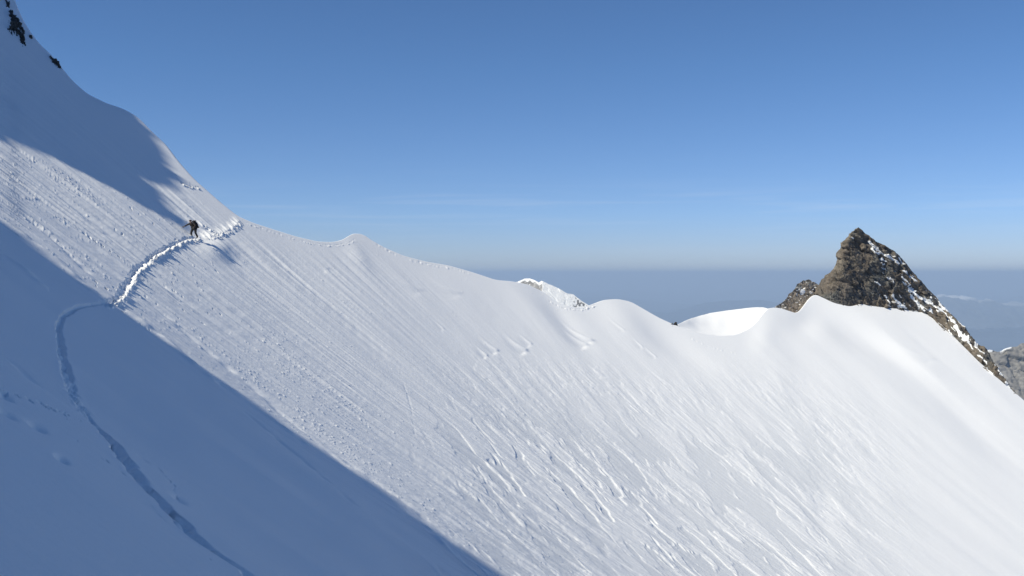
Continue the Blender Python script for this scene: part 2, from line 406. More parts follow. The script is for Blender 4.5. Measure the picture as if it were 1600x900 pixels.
def prints(pts, spacing, r, dp, seed, chunks=True, streak=0, up=0.0):
    pts = np.array(pts, float); P3 = SP(pts[:, 0], pts[:, 1]); g = np.random.RandomState(seed)
    seg = np.r_[0, np.cumsum(np.linalg.norm(np.diff(P3, axis=0), axis=1))]; s = 0.; i = 0
    while s < seg[-1]:
        c = np.array([np.interp(s, seg, P3[:, k]) for k in range(3)]); c[2] += g.randn()*.05
        chunk(c, r*(.8+.4*g.rand()), -dp*(.7+.5*g.rand()), seed+i)
        if chunks: chunk(c+np.array([r*1.5, -.1, -r*1.0])*(.8+.5*g.rand()), r*(.7+.6*g.rand()), dp*(.8+.9*g.rand()), seed+500+i)
        if streak and g.rand() < .85:
            x = c[0]/c[1]*F+CX; y = HY-c[2]/c[1]*F; l = streak*(.4+.8*g.rand())
            sel, d, sg, al = polyline_dist([(x-l*.65, y-l*.75), (x, y)], 6)
            Hh[sel] += .16*np.exp(-(d/.16)**2)*sm(-1, 1, al-.3)
        s += spacing*(.45+1.1*g.rand()); i += 1
prints([(322, 371), (333, 370), (347, 365), (362, 359), (371, 353), (376, 348)], .42, .14, .09, 40, True, 12)
prints([(318, 352), (328, 358), (338, 366)], .6, .15, .18, 44, True, 9)
prints([(386, 349), (400, 354), (420, 361), (445, 369), (470, 377), (495, 382), (520, 384), (545, 381), (556, 375)], .45, .10, .05, 60, True, 0)
prints([(590, 383), (620, 399), (660, 411), (700, 418), (735, 428)], .8, .12, .06, 90, True, 0)
prints([(284, 287), (292, 290), (300, 292), (312, 293)], .6, .13, .14, 130, True, 0)
prints([(860, 470), (880, 481), (905, 484), (930, 477)], .5, .11, .07, 150, True, 0)
prints([(1080, 529), (1105, 541), (1130, 547), (1150, 552)], .8, .12, .05, 170, True, 0)
prints([(180, 452), (200, 436), (240, 405), (280, 385)], 1.4, .10, .1, 190, True, 0)
prints([(0, 617), (25, 622), (50, 632), (85, 645), (110, 652), (140, 668)], .42, .10, .09, 200, False)
prints([(190, 690), (215, 712), (250, 730), (285, 776)], .35, .07, .06, 220, False)
prints([(120, 690), (150, 712), (178, 725), (200, 745), (235, 780), (262, 808), (285, 830), (312, 850), (350, 888)], .45, .05, .05, 230, False)
for (x, y, l, w_, a) in [(57, 668, 14, 3.2, .10), (98, 716, 11, 3, .08), (282, 775, 13, 3, .07), (10, 648, 14, 2.5, .07), (6, 622, 10, 3, .08), (225, 715, 9, 2, .05)]:
    c, s = math.cos(R(30)), math.sin(R(30)); dx, dy = PX-x, row_py-y; u = dx*c+dy*s; v = -dx*s+dy*c
    Hh -= a*np.exp(-(u/l)**2-(v/w_)**2)

DIS = B+NB*Hh[..., None]

# beyond the crest: first the bright scoop right of the saddle, then the far side falling away
py1 = ycr; d1 = DEPTH(pxs, ycr)
SC = np.array([(1056, 508, 0), (1062, 505.5, 2.2), (1075, 499, 6.5), (1090, 494.5, 10.5), (1110, 489, 13), (1135, 485, 13), (1155, 482.8, 11.6), (1172, 481, 9), (1184, 480, 6), (1193, 480, 3), (1199, 482, .2)], float)
def scv(x, k):
    r = 0
    for o in np.linspace(-9, 9, 13): r = r+np.interp(x+o, SC[:, 0], SC[:, k])*math.exp(-(o/6)**2)
    return r/sum(math.exp(-(o/6)**2) for o in np.linspace(-9, 9, 13))
inside = (pxs > 1056) & (pxs < 1199)
py2 = np.where(inside, np.interp(pxs, SC[:, 0], SC[:, 1])*.5+.5*scv(pxs, 1), py1); dd2 = np.where(inside, scv(pxs, 2), 0.0)
py2 = np.minimum(py2, py1)
c0 = DIS[:, 0]
rows = []
NS = 34
c2 = W(pxs, py2, d1+dd2); c2[~inside] = c0[~inside]
for k in range(1, NS+1):
    t = k/NS
    p = c0*(1-t)+c2*t
    sag = -.9*math.sin(math.pi*t)*(1-t)*np.clip(dd2/15, 0, 1)
    p[:, 2] += sag+(.05*fbm2(p[:, 0]/2, p[:, 1]/2, 3, 8)*np.clip(dd2/8, 0, 1))
    p[:, 1] += .01*k*(~inside)
    rows.append(p)
last = rows[-1]
dirv = np.stack([(pxs-CX)/F, np.ones_like(pxs), 0*pxs], -1)
for bb in (.25, .6, 1.2, 2.5, 5, 10, 20, 40, 80, 160):
    p = last+dirv*bb; p[:, 2] = last[:, 2]-(.9*bb-.9*1.0*(1-math.exp(-bb/1.0)))*1.0-.02*bb
    rows.append(p)
back = np.stack(rows[::-1], 1)
FULL = np.concatenate([back, DIS], 1)
crust = np.concatenate([np.zeros(back.shape[:2]), CRU], 1)
slope = grid_mesh('snow_slope', FULL, SNOW, {'crust': crust})
tag(slope, 'steep white snow face below the curving crest, half of it in blue shade', None, None, 'structure')

exec_report = {}
def surf(px, py): return SP(px, py)
#@@REST
# ------------------------------------------------------------------ streak of the face outside the frame, and the ridge that shades it
PU = np.array([LH[1], -LH[0]]); TN = -SUNV[2]/np.linalg.norm(SUNV[:2])
def sun_uv(P): return P[..., :2]@PU, P[..., 2]+TN*(P[..., :2]@LH), P[..., :2]@LH
EDGE = [(240, 210), (258, 238), (254, 254), (268, 268), (288, 280), (274, 289), (250, 301), (262, 312), (272, 322), (268, 330), (288, 342), (284, 349), (250, 338), (200, 310), (130, 272), (60, 235), (0, 215)]
EDGEB = [(0, 345), (60, 392), (110, 432), (165, 477), (230, 518), (300, 562), (360, 600), (420, 642), (490, 690), (550, 732), (610, 775), (660, 812), (720, 855), (790, 900), (900, 975)]
def edge_uvw(E):
    E = np.array(E, float); return [sun_uv(SP(x, y)) for x, y in E]
ea = np.array(edge_uvw(EDGE)); eb = np.array(edge_uvw(EDGEB))
prof = [(-260, 112, ea[0, 2]), (-180, 70, ea[0, 2]), (-140, 46, ea[0, 2]), (-122, 36, ea[0, 2])]
prof += [tuple(r) for r in ea[np.argsort(ea[:, 0])]]
prof += [(-78, 7.6, ea[-1, 2]*.6+eb[0, 2]*.4), (-70, 5.0, ea[-1, 2]*.3+eb[0, 2]*.7)]
ebm = eb[np.argsort(eb[:, 0])]
prof += [tuple(r) for r in ebm]
vl = ebm[-1, 1]; prof += [(-38, vl+.8, 0), (-20, vl+2, 0), (10, vl+5, 0), (60, vl+8, 0), (110, vl+4, 0)]
prof = np.array(prof); prof = prof[np.argsort(prof[:, 0])]
WB = 62.
def crest_pt(u):
    v = np.interp(u, prof[:, 0], prof[:, 1]); w = np.interp(u, [-260, -122, -90, -70, -60, -45, 110], [40., 40, 32, 22, 18, 18, 10])-WB
    xy = u[:, None]*PU+w[:, None]*LH
    return np.concatenate([xy, (v-TN*w)[:, None]], 1)
us = np.r_[np.linspace(-142, -115, 34), np.linspace(-115, -80, 260), np.linspace(-79.9, -40, 160), np.linspace(-39, 110, 70)]
top_ = crest_pt(us); top_[:, 2] += (.38*n2(us*.75, us*0, 3)+.25*n2(us*1.9, us*0, 4)-.05)*sm(-110, -104, us)*(1-sm(-97, -91, us))+.25*n2(us*.8, us*0, 6); rows = []
for b_, dz in [(-90, 70), (-45, 38), (-20, 18), (-8, 7), (-3, 2.2), (-.8, .5), (0, 0), (.8, 1.6), (3, 6), (7, 13), (12, 30), (15, 60)]:
    p = top_.copy(); p[:, :2] += LH*b_; p[:, 2] -= dz
    if b_ != 0:
        q_ = fbm3(p/6., 4, 21)*min(abs(b_)*.5, 3.); p[:, :2] += -LH*np.abs(q_)[:, None]*(1 if b_ > 0 else -1)*.5; p[:, 2] -= np.abs(q_)
    rows.append(p)
RROCK = [(.105, .106, .102, 1), (.128, .108, .090, 1), (.170, .152, .126, 1)]
ROCK = mat_rock('brown_rock', RROCK, 1.0, bump=.6, dist=.2)
CAST = np.stack(rows, 1)
sn = sm(-.2, .1, fbm3(CAST/7., 4, 5))*(1.0)
o = grid_mesh('mountain_ridge', CAST, mat_rock('ridge_rock', RROCK, .5), {'snow': sn}); tag(o, kind='structure')

# the same face carried on around and behind the photographer
gx = np.linspace(-140, 110, 160); gy = np.linspace(-70, 130, 130)
GXm, GYm = np.meshgrid(gx, gy, indexing='ij')
GZ = lie(GXm, GYm)-.35+.15*fbm2(GXm/9, GYm/9, 3, 2)
P = np.stack([GXm, GYm, GZ], -1)
ppx = CX+F*GXm/np.maximum(GYm, .01)
inside_ = ((ppx > -430) & (ppx < 1960) & (GYm > 6)) | (GYm > 60)
n, m = inside_.shape; idx = np.arange(n*m).reshape(n, m)
okf = ~(inside_[:-1, :-1] | inside_[1:, :-1] | inside_[1:, 1:] | inside_[:-1, 1:])
q = np.stack([idx[:-1, :-1], idx[1:, :-1], idx[1:, 1:], idx[:-1, 1:]], -1)[okf]
me = bpy.data.meshes.new('snow_flank'); me.from_pydata(P.reshape(-1, 3).tolist(), [], q.tolist()); me.materials.append(SNOWFAR)
o = bpy.data.objects.new('snow_flank', me); COL.objects.link(o); tag(o, kind='structure')

# ------------------------------------------------------------------ rock builder
def densify(a, n, jag=0, seed=0):
    a = np.array(a, float); t = np.linspace(a[0, 0], a[-1, 0], n); v = np.interp(t, a[:, 0], a[:, 1]); return t, v

def close_back(P, thick):
    """gives a front surface (first index across, second index down) a back so that the rock is solid"""
    bk = P[::-1].copy(); bk[..., 1] += thick+bk[..., 1]*0
    t = np.linspace(-1, 1, bk.shape[0])[:, None]
    Q = P.copy(); L_ = [Q]
    b2 = P[::-1].copy(); k_ = thick*(1-np.abs(np.linspace(-1, 1, b2.shape[0]))[:, None]**3)/b2[..., 1]; b2[..., 0] *= 1+k_*1.04; b2[..., 1] *= 1+k_; b2[..., 2] -= .35*k_*b2[..., 1]
    L_.append(b2); return np.concatenate(L_, 0)

def snowline(px): return yc(px)
# the big pinnacle: rows from the summit down
Lo = [(356.5, 1339.5), (359, 1336), (362, 1331), (365, 1327), (369, 1326), (372, 1322), (375, 1321), (378, 1315), (381, 1313), (385, 1314), (389, 1314), (392, 1310), (396, 1307), (400, 1306), (405, 1309), (408, 1307), (413, 1305), (418, 1303.5), (423, 1299),
      (428, 1292), (431, 1289), (435, 1288), (438, 1283), (444, 1280), (450, 1276), (458, 1272), (470, 1272), (480, 1276), (492, 1300), (505, 1390), (520, 1425), (540, 1455), (566, 1490), (600, 1535), (618, 1560), (640, 1585)]
Ro = [(356.5, 1341), (359, 1345), (364, 1351), (369, 1359), (374, 1364), (380, 1375), (385, 1386), (392, 1396), (400, 1406), (407, 1412), (413, 1417), (423, 1425), (433, 1433), (441, 1441), (448, 1447), (457, 1456), (465, 1463), (475, 1471),
      (485, 1480), (495, 1490), (505, 1500), (513, 1508), (521, 1513), (530, 1520), (538, 1526), (543, 1538), (552, 1546), (560, 1550), (572, 1557), (583, 1563), (594, 1570), (603, 1577), (612, 1586), (625, 1597), (640, 1612)]
ny = 330; yy = np.linspace(356.5, 640, ny); Lx = np.interp(yy, *np.array(Lo).T); Rx = np.interp(yy, *np.array(Ro).T)
nu = 420; uu = np.linspace(0, 1, nu)
PXr = Lx[None]+(Rx-Lx)[None]*uu[:, None]; PYr = np.repeat(yy[None], nu, 0)
SPX = .112
ys = snowline(PXr.ravel()).reshape(PXr.shape)
dcr = np.interp(PXr, pxs, d1)
dcr_s = np.interp(PXr, pxs, np.convolve(np.pad(d1, 12, 'edge'), np.ones(25)/25, 'valid'))
hgt = (ys-PYr)*SPX
ofs = .35-.75*sm(1345, 1368, PXr)*(1-sm(1470, 1490, PXr))*(.6+.8*fbm2((PXr-PYr*.8)/7, (PXr+PYr)/40, 2, 12))
dep = np.where(hgt > 0, dcr_s+ofs+.42*hgt, DEPTH(PXr, PYr)+ofs+(-hgt/SPX)*.10)
ar = np.interp(PYr, [356, 400, 480, 640], [1342, 1352, 1362, 1470])
dep = dep+.10*np.clip(ar-PXr, 0, None)*SPX*.9
edge = np.abs(2*uu-1)[:, None]
dep = dep+2.5*np.where(uu[:, None] > .5, edge**6, edge**8)*np.clip((Rx-Lx)[None]/80, .25, 1)
Pk = W(PXr, PYr, dep)
nrm = normals(Pk); nrm *= np.sign(-nrm[..., 1:2]+1e-9)
def strat(P, tilt=(.55, .1, .85)):
    t = np.array(tilt); t = t/np.linalg.norm(t); return P@t
def rock_disp(P, amp, s, seed):
    """broken blocks lying in tilted beds"""
    q_ = P/s; st = strat(P)[..., None]*np.array([.55, .1, .85])*1.3
    a1, a2, v1 = cell3((q_*.34+st/s*.35), seed); b1, b2, v2 = cell3((q_*.95+st/s*.8), seed+9)
    r = amp*(.8*v1+.45*v2*.8+.9*fbm3(q_*.22, 3, seed+2)+.5*(.5-np.abs(fbm3(q_*.9, 4, seed+3, .6))*2)-.45*(1-sm(0, .18, a2-a1))-.25*(1-sm(0, .16, b2-b1)))
    return r+amp*.30*fbm3(q_*3.2, 3, seed+4)
fade = sm(0, .06, uu)[:, None]*sm(0, .05, 1-uu)[:, None]*.8+.2
ROTB = np.array([[.82, 0, -.57], [0, 1, 0], [.57, 0, .82]]).T
QB = Pk@ROTB; dsp = .55*facets(QB*np.array([.28, .28, .62]), 31)+.34*facets(QB*np.array([.7, .7, 1.7]), 41)+.16*facets(QB*np.array([1.7, 1.7, 4.2]), 51)+.25*fbm3(Pk/5, 2, 61)+.0+.08*fbm3(Pk@ROTB*np.array([1.8, 1.8, 6.]), 3, 36, .65)
Pk2 = Pk+nrm*(dsp*fade)[..., None]
Pk2[..., 0] += .16*fbm3(Pk/1.1, 3, 66); Pk2[..., 2] += .12*fbm3(Pk/.9, 3, 67)
# snow caught in the gullies that run down to the right
sn = np.zeros(PXr.shape)
gul = [((1359, 378), (1368, 388), (1377, 396), 4.2), ((1371, 391), (1384, 400), (1390, 402), 3.2), ((1361, 389), (1366, 395), (1372, 397), 2.8), ((1387, 400), (1398, 408), (1402, 413), 2.8), ((1378, 404), (1382, 407), (1386, 409), 2.2),
       ((1409, 424), (1420, 433), (1431, 441), 2.4), ((1409, 433), (1418, 443), (1430, 456), 2.0), ((1376, 411), (1380, 413), (1383, 413), 1.8), ((1383, 434), (1388, 436), (1394, 438), 1.8), ((1366, 441), (1370, 443), (1374, 446), 1.8),
       ((1378, 418), (1382, 420), (1385, 423), 1.5), ((1420, 452), (1436, 463), (1452, 474), 4.0), ((1450, 470), (1462, 479), (1475, 487), 4.0), ((1384, 462), (1388, 470), (1390, 474), 3.0), ((1395, 462), (1402, 470), (1410, 478), 4.0),
       ((1403, 478), (1412, 480), (1420, 484), 2.6), ((1424, 462), (1430, 472), (1436, 482), 2.0), ((1432, 468), (1438, 478), (1444, 487), 1.8), ((1475, 487), (1484, 497), (1492, 506), 3.4), ((1468, 475), (1474, 482), (1482, 487), 2.6), ((1495, 498), (1501, 507), (1508, 514), 1.6),
       ((1492, 512), (1500, 522), (1508, 532), 4.2), ((1506, 524), (1514, 536), (1519, 544), 3.0), ((1522, 536), (1530, 545), (1538, 552), 2.6), ((1528, 556), (1536, 560), (1542, 566), 2.4), ((1556, 575), (1560, 583), (1565, 590), 1.6),
       ((1570, 598), (1577, 605), (1582, 612), 2.0), ((1445, 455), (1450, 462), (1455, 466), 1.5), ((1330, 371), (1333, 372), (1335, 374), 1.5), ((1405, 395), (1409, 402), (1413, 408), 1.0), ((1535, 572), (1543, 582), (1556, 596), 1.6)]
wob = 1+.9*fbm2(PXr/4.5, PYr/4.5, 3, 14)
for a_, b_, c_, r_ in gul:
    for (x0, y0), (x1, y1) in ((a_, b_), (b_, c_)):
        ex, ey = x1-x0, y1-y0; t = np.clip(((PXr-x0)*ex+(PYr-y0)*ey)/(ex*ex+ey*ey), 0, 1)
        dd = np.hypot(PXr-x0-t*ex, PYr-y0-t*ey); sn = np.maximum(sn, 1-sm(r_*.40, r_*.52, dd*wob))
c45, s45 = math.cos(R(47)), math.sin(R(47)); ua, va = PXr*c45+PYr*s45, -PXr*s45+PYr*c45
zone = sm(1352, 1410, PXr+.25*(PYr-400))*sm(372, 400, PYr)
spk = sm(.55, .59, fbm2(ua/11, va/2.3, 3, 23)+.22*(zone-.85)+.10*sm(-25, 5, PYr-ys))*zone
sn = np.maximum(sn, spk); 
Pk2 += nrm*(.10*sn)[..., None]
SOL = close_back(Pk2, 9.); sna = np.concatenate([sn, sn[::-1]], 0)
SOL = np.concatenate([SOL, SOL[:1]], 0); sna = np.concatenate([sna, sna[:1]], 0)
pk = grid_mesh('rock_peak', SOL, ROCK, {'snow': sna}, smooth=False); tag(pk, 'dark brown rock pinnacle streaked with snow above the end of the snow crest', kind='structure')

def column_rock(name, topline, bottom, depth0, rec, mat, amp, s, seed, nx, nyy, snowf, thick, label, lat=0., kind='structure', smooth=False, back=True):
    tl = np.array(topline, float); xs = np.linspace(tl[0, 0], tl[-1, 0], nx); ty = np.interp(xs, tl[:, 0], tl[:, 1])
    v = np.linspace(0, 1, nyy)**1.2; by = bottom(xs) if callable(bottom) else np.full(nx, float(bottom))
    PXc = np.repeat(xs[:, None], nyy, 1); PYc = ty[:, None]+(by-ty)[:, None]*v[None]
    d0 = depth0(PXc) if callable(depth0) else np.full(PXc.shape, float(depth0))
    mpp = d0/F; u = np.linspace(-1, 1, nx)[:, None]
    dep = d0+rec*(by[:, None]-PYc)*mpp+((lat(PXc) if callable(lat) else rec*((PXc-PXc.mean())*lat)))*mpp
    P = W(PXc, PYc, dep); n_ = normals(P); n_ *= np.sign(-n_[..., 1:2]+1e-9)
    P2 = P+n_*rock_disp(P, amp, s, seed)[..., None]; P2[..., 2] += amp*.25*fbm3(P/s/.7, 3, seed+7)
    sn_ = snowf(PXc, PYc, ty[:, None])
    if back:   # roll over the top and down the far side
        rows_ = []
        for bb, dz in ((.12, .01), (.3, .08), (.6, .3), (1., .9), (1.6, 2.)):
            p = P2[:, 0].copy(); k_ = thick; p *= 1+(bb*k_/p[:, 1])[:, None]; p[:, 2] = P2[:, 0, 2]-dz*k_; rows_.append(p)
        P2 = np.concatenate([np.stack(rows_[::-1], 1), P2], 1); sn_ = np.concatenate([np.repeat(sn_[:, :1], 5, 1), sn_], 1)
    o = grid_mesh(name, P2, mat, {'snow': sn_}, smooth=smooth); tag(o, label, kind=kind); return o

ROCKB = mat_rock('light_brown_rock', [tuple(v*1.45 for v in c[:3])+(1,) for c in RROCK], 1.0, bump=.5, dist=.15)
kn = column_rock('rock_knoll', [(1208, 484), (1213, 478), (1218, 475), (1224, 471), (1230, 465), (1234, 458), (1239, 455), (1243, 449), (1246, 443), (1251, 441), (1255, 438), (1260, 437), (1265, 436), (1270, 440), (1276, 441), (1281, 447), (1285, 455), (1290, 470)], 500,
    lambda x: np.interp(x, pxs, d1)*.0+np.interp(x, [1208, 1290], [np.interp(1215, pxs, d1)+1.2, np.interp(1272, pxs, d1)+2.2]), .9, ROCKB, .24, 1.1, 51, 150, 90,
    lambda x, y, t: np.maximum(sm(.46, .52, fbm2(x/3+y/3, y/1.6, 3, 4)+.02), (1-sm(1.5, 3, np.hypot(x-1254, (y-456)*1.)-1.5))*.9), 3., 'small brown rock shoulder at the left foot of the pinnacle', lat=-.5)

GREY = mat_rock('grey_rock', [(.13, .13, .14, 1), (.20, .20, .20, 1), (.29, .28, .27, 1)], .05, snowcol=(.80, .80, .80, 1), bump=.25, dist=1.)
CLIFF = mat_rock('pale_cliff', [(.15, .15, .155, 1), (.24, .225, .205, 1), (.34, .32, .29, 1)], .02, bump=.4, dist=5.)
def dp_snow(x, y, t):
    rk = sm(802, 812, x)*(1-sm(846, 848.5, x+.6*n2(y/3, y*0, 3)))*sm(3.2, 5.0, (y-t)+1.5*n2(x/4, x*0, 9))
    rk = rk*(1-sm(.3, .42, fbm2(x/2.5+y/5, y/5, 3, 17)))
    rk2 = sm(893, 899, x)*sm(.02, .1, fbm2(x/3, y/3, 3, 71))*sm(1.6, 2.4, y-t)
    return 1-np.maximum(rk, rk2)
column_rock('distant_peak', [(770, 455), (795, 446), (806, 441), (812, 438.5), (820, 435), (828, 435), (836, 438), (842, 441), (846, 438.5), (850, 440), (858, 444), (868, 448), (878, 454), (886, 458.5), (896, 460), (903, 466), (910, 471), (918, 476), (932, 486), (960, 500)], 520,
    2400, 1.1, GREY, .9, 16., 81, 260, 130, dp_snow, 40., 'far white peak with a grey rock flank behind the snow crest', lat=lambda x: np.where(x > 848, .42*(x-848), .25*(848-x)), smooth=True)
def cl_snow(x, y, t): return (1-sm(1.5, 3.0, y-t))*sm(.0, .12, n2(x/7, x*0, 6)+.12)+.0
column_rock('distant_cliff', [(1490, 560), (1530, 548), (1545, 546), (1552, 547.5), (1560, 550), (1570, 546), (1580, 543.5), (1588, 543), (1594, 538), (1600, 536), (1640, 520), (1720, 500), (1850, 510)], 760,
    3200, .8, CLIFF, 9., 45., 91, 240, 160, cl_snow, 120., 'pale grey cliff far below at the right edge', lat=.25)
FARR = mat_rock('far_range_rock', [(.10, .11, .12, 1), (.12, .13, .13, 1), (.15, .15, .14, 1)], .001, snowcol=(.8, .8, .8, 1), bump=.1, dist=10.)
column_rock('distant_range', [(1380, 500), (1440, 476), (1466, 461), (1474, 458), (1490, 458.5), (1502, 461), (1512, 463), (1530, 465), (1560, 468), (1585, 470), (1620, 472), (1700, 466), (1850, 480)], 516,
    42000, 1.5, FARR, 120., 900., 101, 300, 60, lambda x, y, t: (1-sm(3.5, 7., (y-t)+2.*n2(x/9, y/3, 5)+.02*np.abs(x-1495)))*(1-.55*sm(1512, 1530, x)), 2500., 'faint far range with a pale snowy top in the haze')

# ------------------------------------------------------------------ rocks standing out of the snow
DARK = mat_rock('dark_rock', [(.04, .04, .042, 1), (.06, .056, .05, 1), (.10, .085, .07, 1)], 1.2, bump=.6, dist=.15)
def outcrop(name, caps, h, label, seed, cat='rock', group=None, step=.45):
    A = np.array([[c[0], c[1]] for s_ in caps for c in s_[0]]); x0, y0 = A.min(0)-7; x1, y1 = A.max(0)+7
    xs = np.arange(x0, x1, step); gy_ = np.arange(y0, y1, step)
    X_, Y_ = np.meshgrid(xs, gy_, indexing='ij')
    S = np.interp(X_, pxs, np.interp(pxs, pxs, ycr)); Yc = np.maximum(Y_, S+.0)
    Bp = SP(X_, Yc); over = np.clip(S-Y_, 0, None)            # over the skyline the rock stands behind the crest
    Bp[..., 1] += over*.10; Bp[..., 0] = (X_-CX)/F*Bp[..., 1]; Bp[..., 2] += over*.0
    nn = np.array([.56, -.2, .8]); m_ = np.full(X_.shape, -9.)
    for line, r_ in caps:
        for (ax, ay), (bx, by) in zip(line[:-1], line[1:]):
            ex, ey = bx-ax, by-ay; t = np.clip(((X_-ax)*ex+(Y_-ay)*ey)/(ex*ex+ey*ey+1e-9), 0, 1)
            dd = np.hypot(X_-ax-t*ex, Y_-ay-t*ey); m_ = np.maximum(m_, 1-dd/r_)
    m_ = m_*.95-.34+1.4*fbm2((X_+Y_*.0-Y_*.45)/1.5, Y_/3.4, 3, seed)
    m_ = m_ if True else m_
    off = np.clip(m_, -1.2, 1.)*h+.10*rock_disp(Bp, .6, .5, seed)*(m_ > 0)
    P = Bp+nn*off[..., None]
    n, m = X_.shape; idx = np.arange(n*m).reshape(n, m); keep = (m_ > -.8)&(Y_ > S-2.5)
    okf = keep[:-1, :-1] & keep[1:, :-1] & keep[1:, 1:] & keep[:-1, 1:]
    q = np.stack([idx[:-1, :-1], idx[1:, :-1], idx[1:, 1:], idx[:-1, 1:]], -1)[okf]
    used = np.unique(q); mp = np.full(n*m, -1); mp[used] = np.arange(len(used))
    me = bpy.data.meshes.new(name); me.from_pydata(P.reshape(-1, 3)[used].tolist(), [], mp[q].tolist()); me.materials.append(DARK)
    a = me.attributes.new('snow', 'FLOAT', 'POINT'); a.data.foreach_set('value', np.zeros(len(used), np.float32))
    o = bpy.data.objects.new(name, me); COL.objects.link(o); tag(o, label, cat, group); return o
G1 = 'dark rocks breaking through the snow at the upper left'
outcrop('rock_outcrop', [([(16, 16), (18, 25), (20, 30)], 2.4), ([(20, 28), (23, 38), (22, 47)], 5.2), ([(24, 34), (27, 46), (30, 52)], 2.6), ([(15, 44), (20, 46)], 2.0), ([(30, 51), (34, 57), (38, 67)], 2.7), ([(33, 65), (36, 67)], 1.)], .32,
    'largest black rock outcrop, a ragged wedge in shaded snow at upper left', 7, group=G1)
outcrop('rock_outcrop', [([(26, 28), (30, 34), (33, 38)], 1.3), ([(30, 37), (34, 44), (37, 51)], 1.7)], .22, 'thin slanting black rock rib just right of the largest outcrop', 8, group=G1)
outcrop('rock_outcrop', [([(8, -6), (10, 3), (12, 8)], 1.7), ([(14, 4), (15, 11)], 1.3)], .22, 'small black rock sliver in the top left corner', 9, group=G1)
outcrop('rock_outcrop', [([(79, 88), (85, 94)], 1.3), ([(85, 93), (90, 98), (93, 103)], 2.2)], .2, 'narrow black rock strip on the left skyline, lowest of the rocks', 10, group=G1)
outcrop('rock_outcrop', [([(48, 56), (50, 58)], 1.7)], .2, 'tiny black rock alone between the big outcrop and the skyline strip', 11, group=G1)
outcrop('rock_outcrop', [([(1053, 506), (1057, 505), (1061, 503)], 3.0), ([(1057, 508), (1060, 508)], 2.2)], .55, 'little brown rock at the left tip of the bright scoop in the crest', 12, group=None)

# ------------------------------------------------------------------ valley floor far below, and the air
r_ = np.r_[0, np.exp(np.linspace(math.log(1500), math.log(420000), 150))]; th = np.linspace(0, 2*math.pi, 361)
RR, TT = np.meshgrid(r_, th, indexing='ij'); VX, VY = RR*np.sin(TT), RR*np.cos(TT)
hills = np.clip(fbm2(VX/9000, VY/9000, 5, 44)+.15, 0, None)*1500*sm(3000, 15000, RR)*(1-sm(90000, 200000, RR))
V = np.stack([VX, VY, -2700+hills], -1)
mv, nt, b = new_mat('valley'); nz = N(nt, 'ShaderNodeTexNoise', Scale=.0006, Detail=8., Roughness=.7); co = N(nt, 'ShaderNodeTexCoord'); nt.links.new(co.outputs['Object'], nz.inputs['Vector'])
rp = N(nt, 'ShaderNodeValToRGB'); rp.color_ramp.elements[0].position = .35; rp.color_ramp.elements[0].color = (.010, .020, .032, 1); rp.color_ramp.elements[1].position = .7; rp.color_ramp.elements[1].color = (.030, .038, .045, 1)
nt.links.new(nz.outputs['Fac'], rp.inputs['Fac']); nt.links.new(rp.outputs['Color'], b.inputs['Base Color']); b.inputs['Roughness'].default_value = 1
o = grid_mesh('ground', V, mv); tag(o, kind='structure')

HZ_TOP = 190.
me = bpy.data.meshes.new('haze'); s_ = 430000.
vz = [(x, y, z) for z in (-2702., HZ_TOP) for y in (-s_, s_) for x in (-s_, s_)]
me.from_pydata(vz, [], [(0, 2, 3, 1), (4, 5, 7, 6), (0, 1, 5, 4), (2, 6, 7, 3), (0, 4, 6, 2), (1, 3, 7, 5)])
mh = bpy.data.materials.new('haze'); mh.use_nodes = True; nt = mh.node_tree; nt.nodes.clear()
out = N(nt, 'ShaderNodeOutputMaterial'); pv = N(nt, 'ShaderNodeVolumePrincipled')
pv.inputs['Color'].default_value = HAZE_COL; pv.inputs['Density'].default_value = HAZE_D; pv.inputs['Anisotropy'].default_value = .0
nt.links.new(pv.outputs[0], out.inputs['Volume']); me.materials.append(mh)
hz = bpy.data.objects.new('haze', me); COL.objects.link(hz); tag(hz, 'thin blue haze filling the air over the far lowlands', kind='stuff')
scene.cycles.volume_bounces = 1; scene.cycles.max_bounces = 6; scene.cycles.diffuse_bounces = 4

# ------------------------------------------------------------------ the climber
def skin_mesh(name, verts, edges, radii, mat, parent, root=0, sub=2):
    me = bpy.data.meshes.new(name); me.from_pydata(verts, edges, []); me.materials.append(mat)
    o = bpy.data.objects.new(name, me); COL.objects.link(o)
    md = o.modifiers.new('skin', 'SKIN'); md.use_smooth_shade = True
    for i, sv in enumerate(me.skin_vertices[0].data):
        r = radii[i]; sv.radius = (r, r) if not isinstance(r, tuple) else r; sv.use_root = (i == root)
    s2 = o.modifiers.new('sub', 'SUBSURF'); s2.levels = sub; s2.render_levels = sub
    if parent: o.parent = parent
    return o
def cloth(name, c, rough=.8):
    m, nt, b = new_mat(name); nz = N(nt, 'ShaderNodeTexNoise', Scale=14., Detail=5.); mx = N(nt, 'ShaderNodeMix', data_type='RGBA')
    nt.links.new(nz.outputs['Fac'], mx.inputs[0]); mx.inputs[6].default_value = tuple(v*.6 for v in c)+(1,); mx.inputs[7].default_value = tuple(v*1.4 for v in c)+(1,)
    nt.links.new(mx.outputs[2], b.inputs['Base Color']); b.inputs['Roughness'].default_value = rough; return m
foot = SP(303.2, 370.2); foot = np.array([foot[0], foot[1], foot[2]])
pr = bpy.data.objects.new('person', None); COL.objects.link(pr); tag(pr, 'person in dark clothing bent under a backpack, walking on the snow track', 'person')
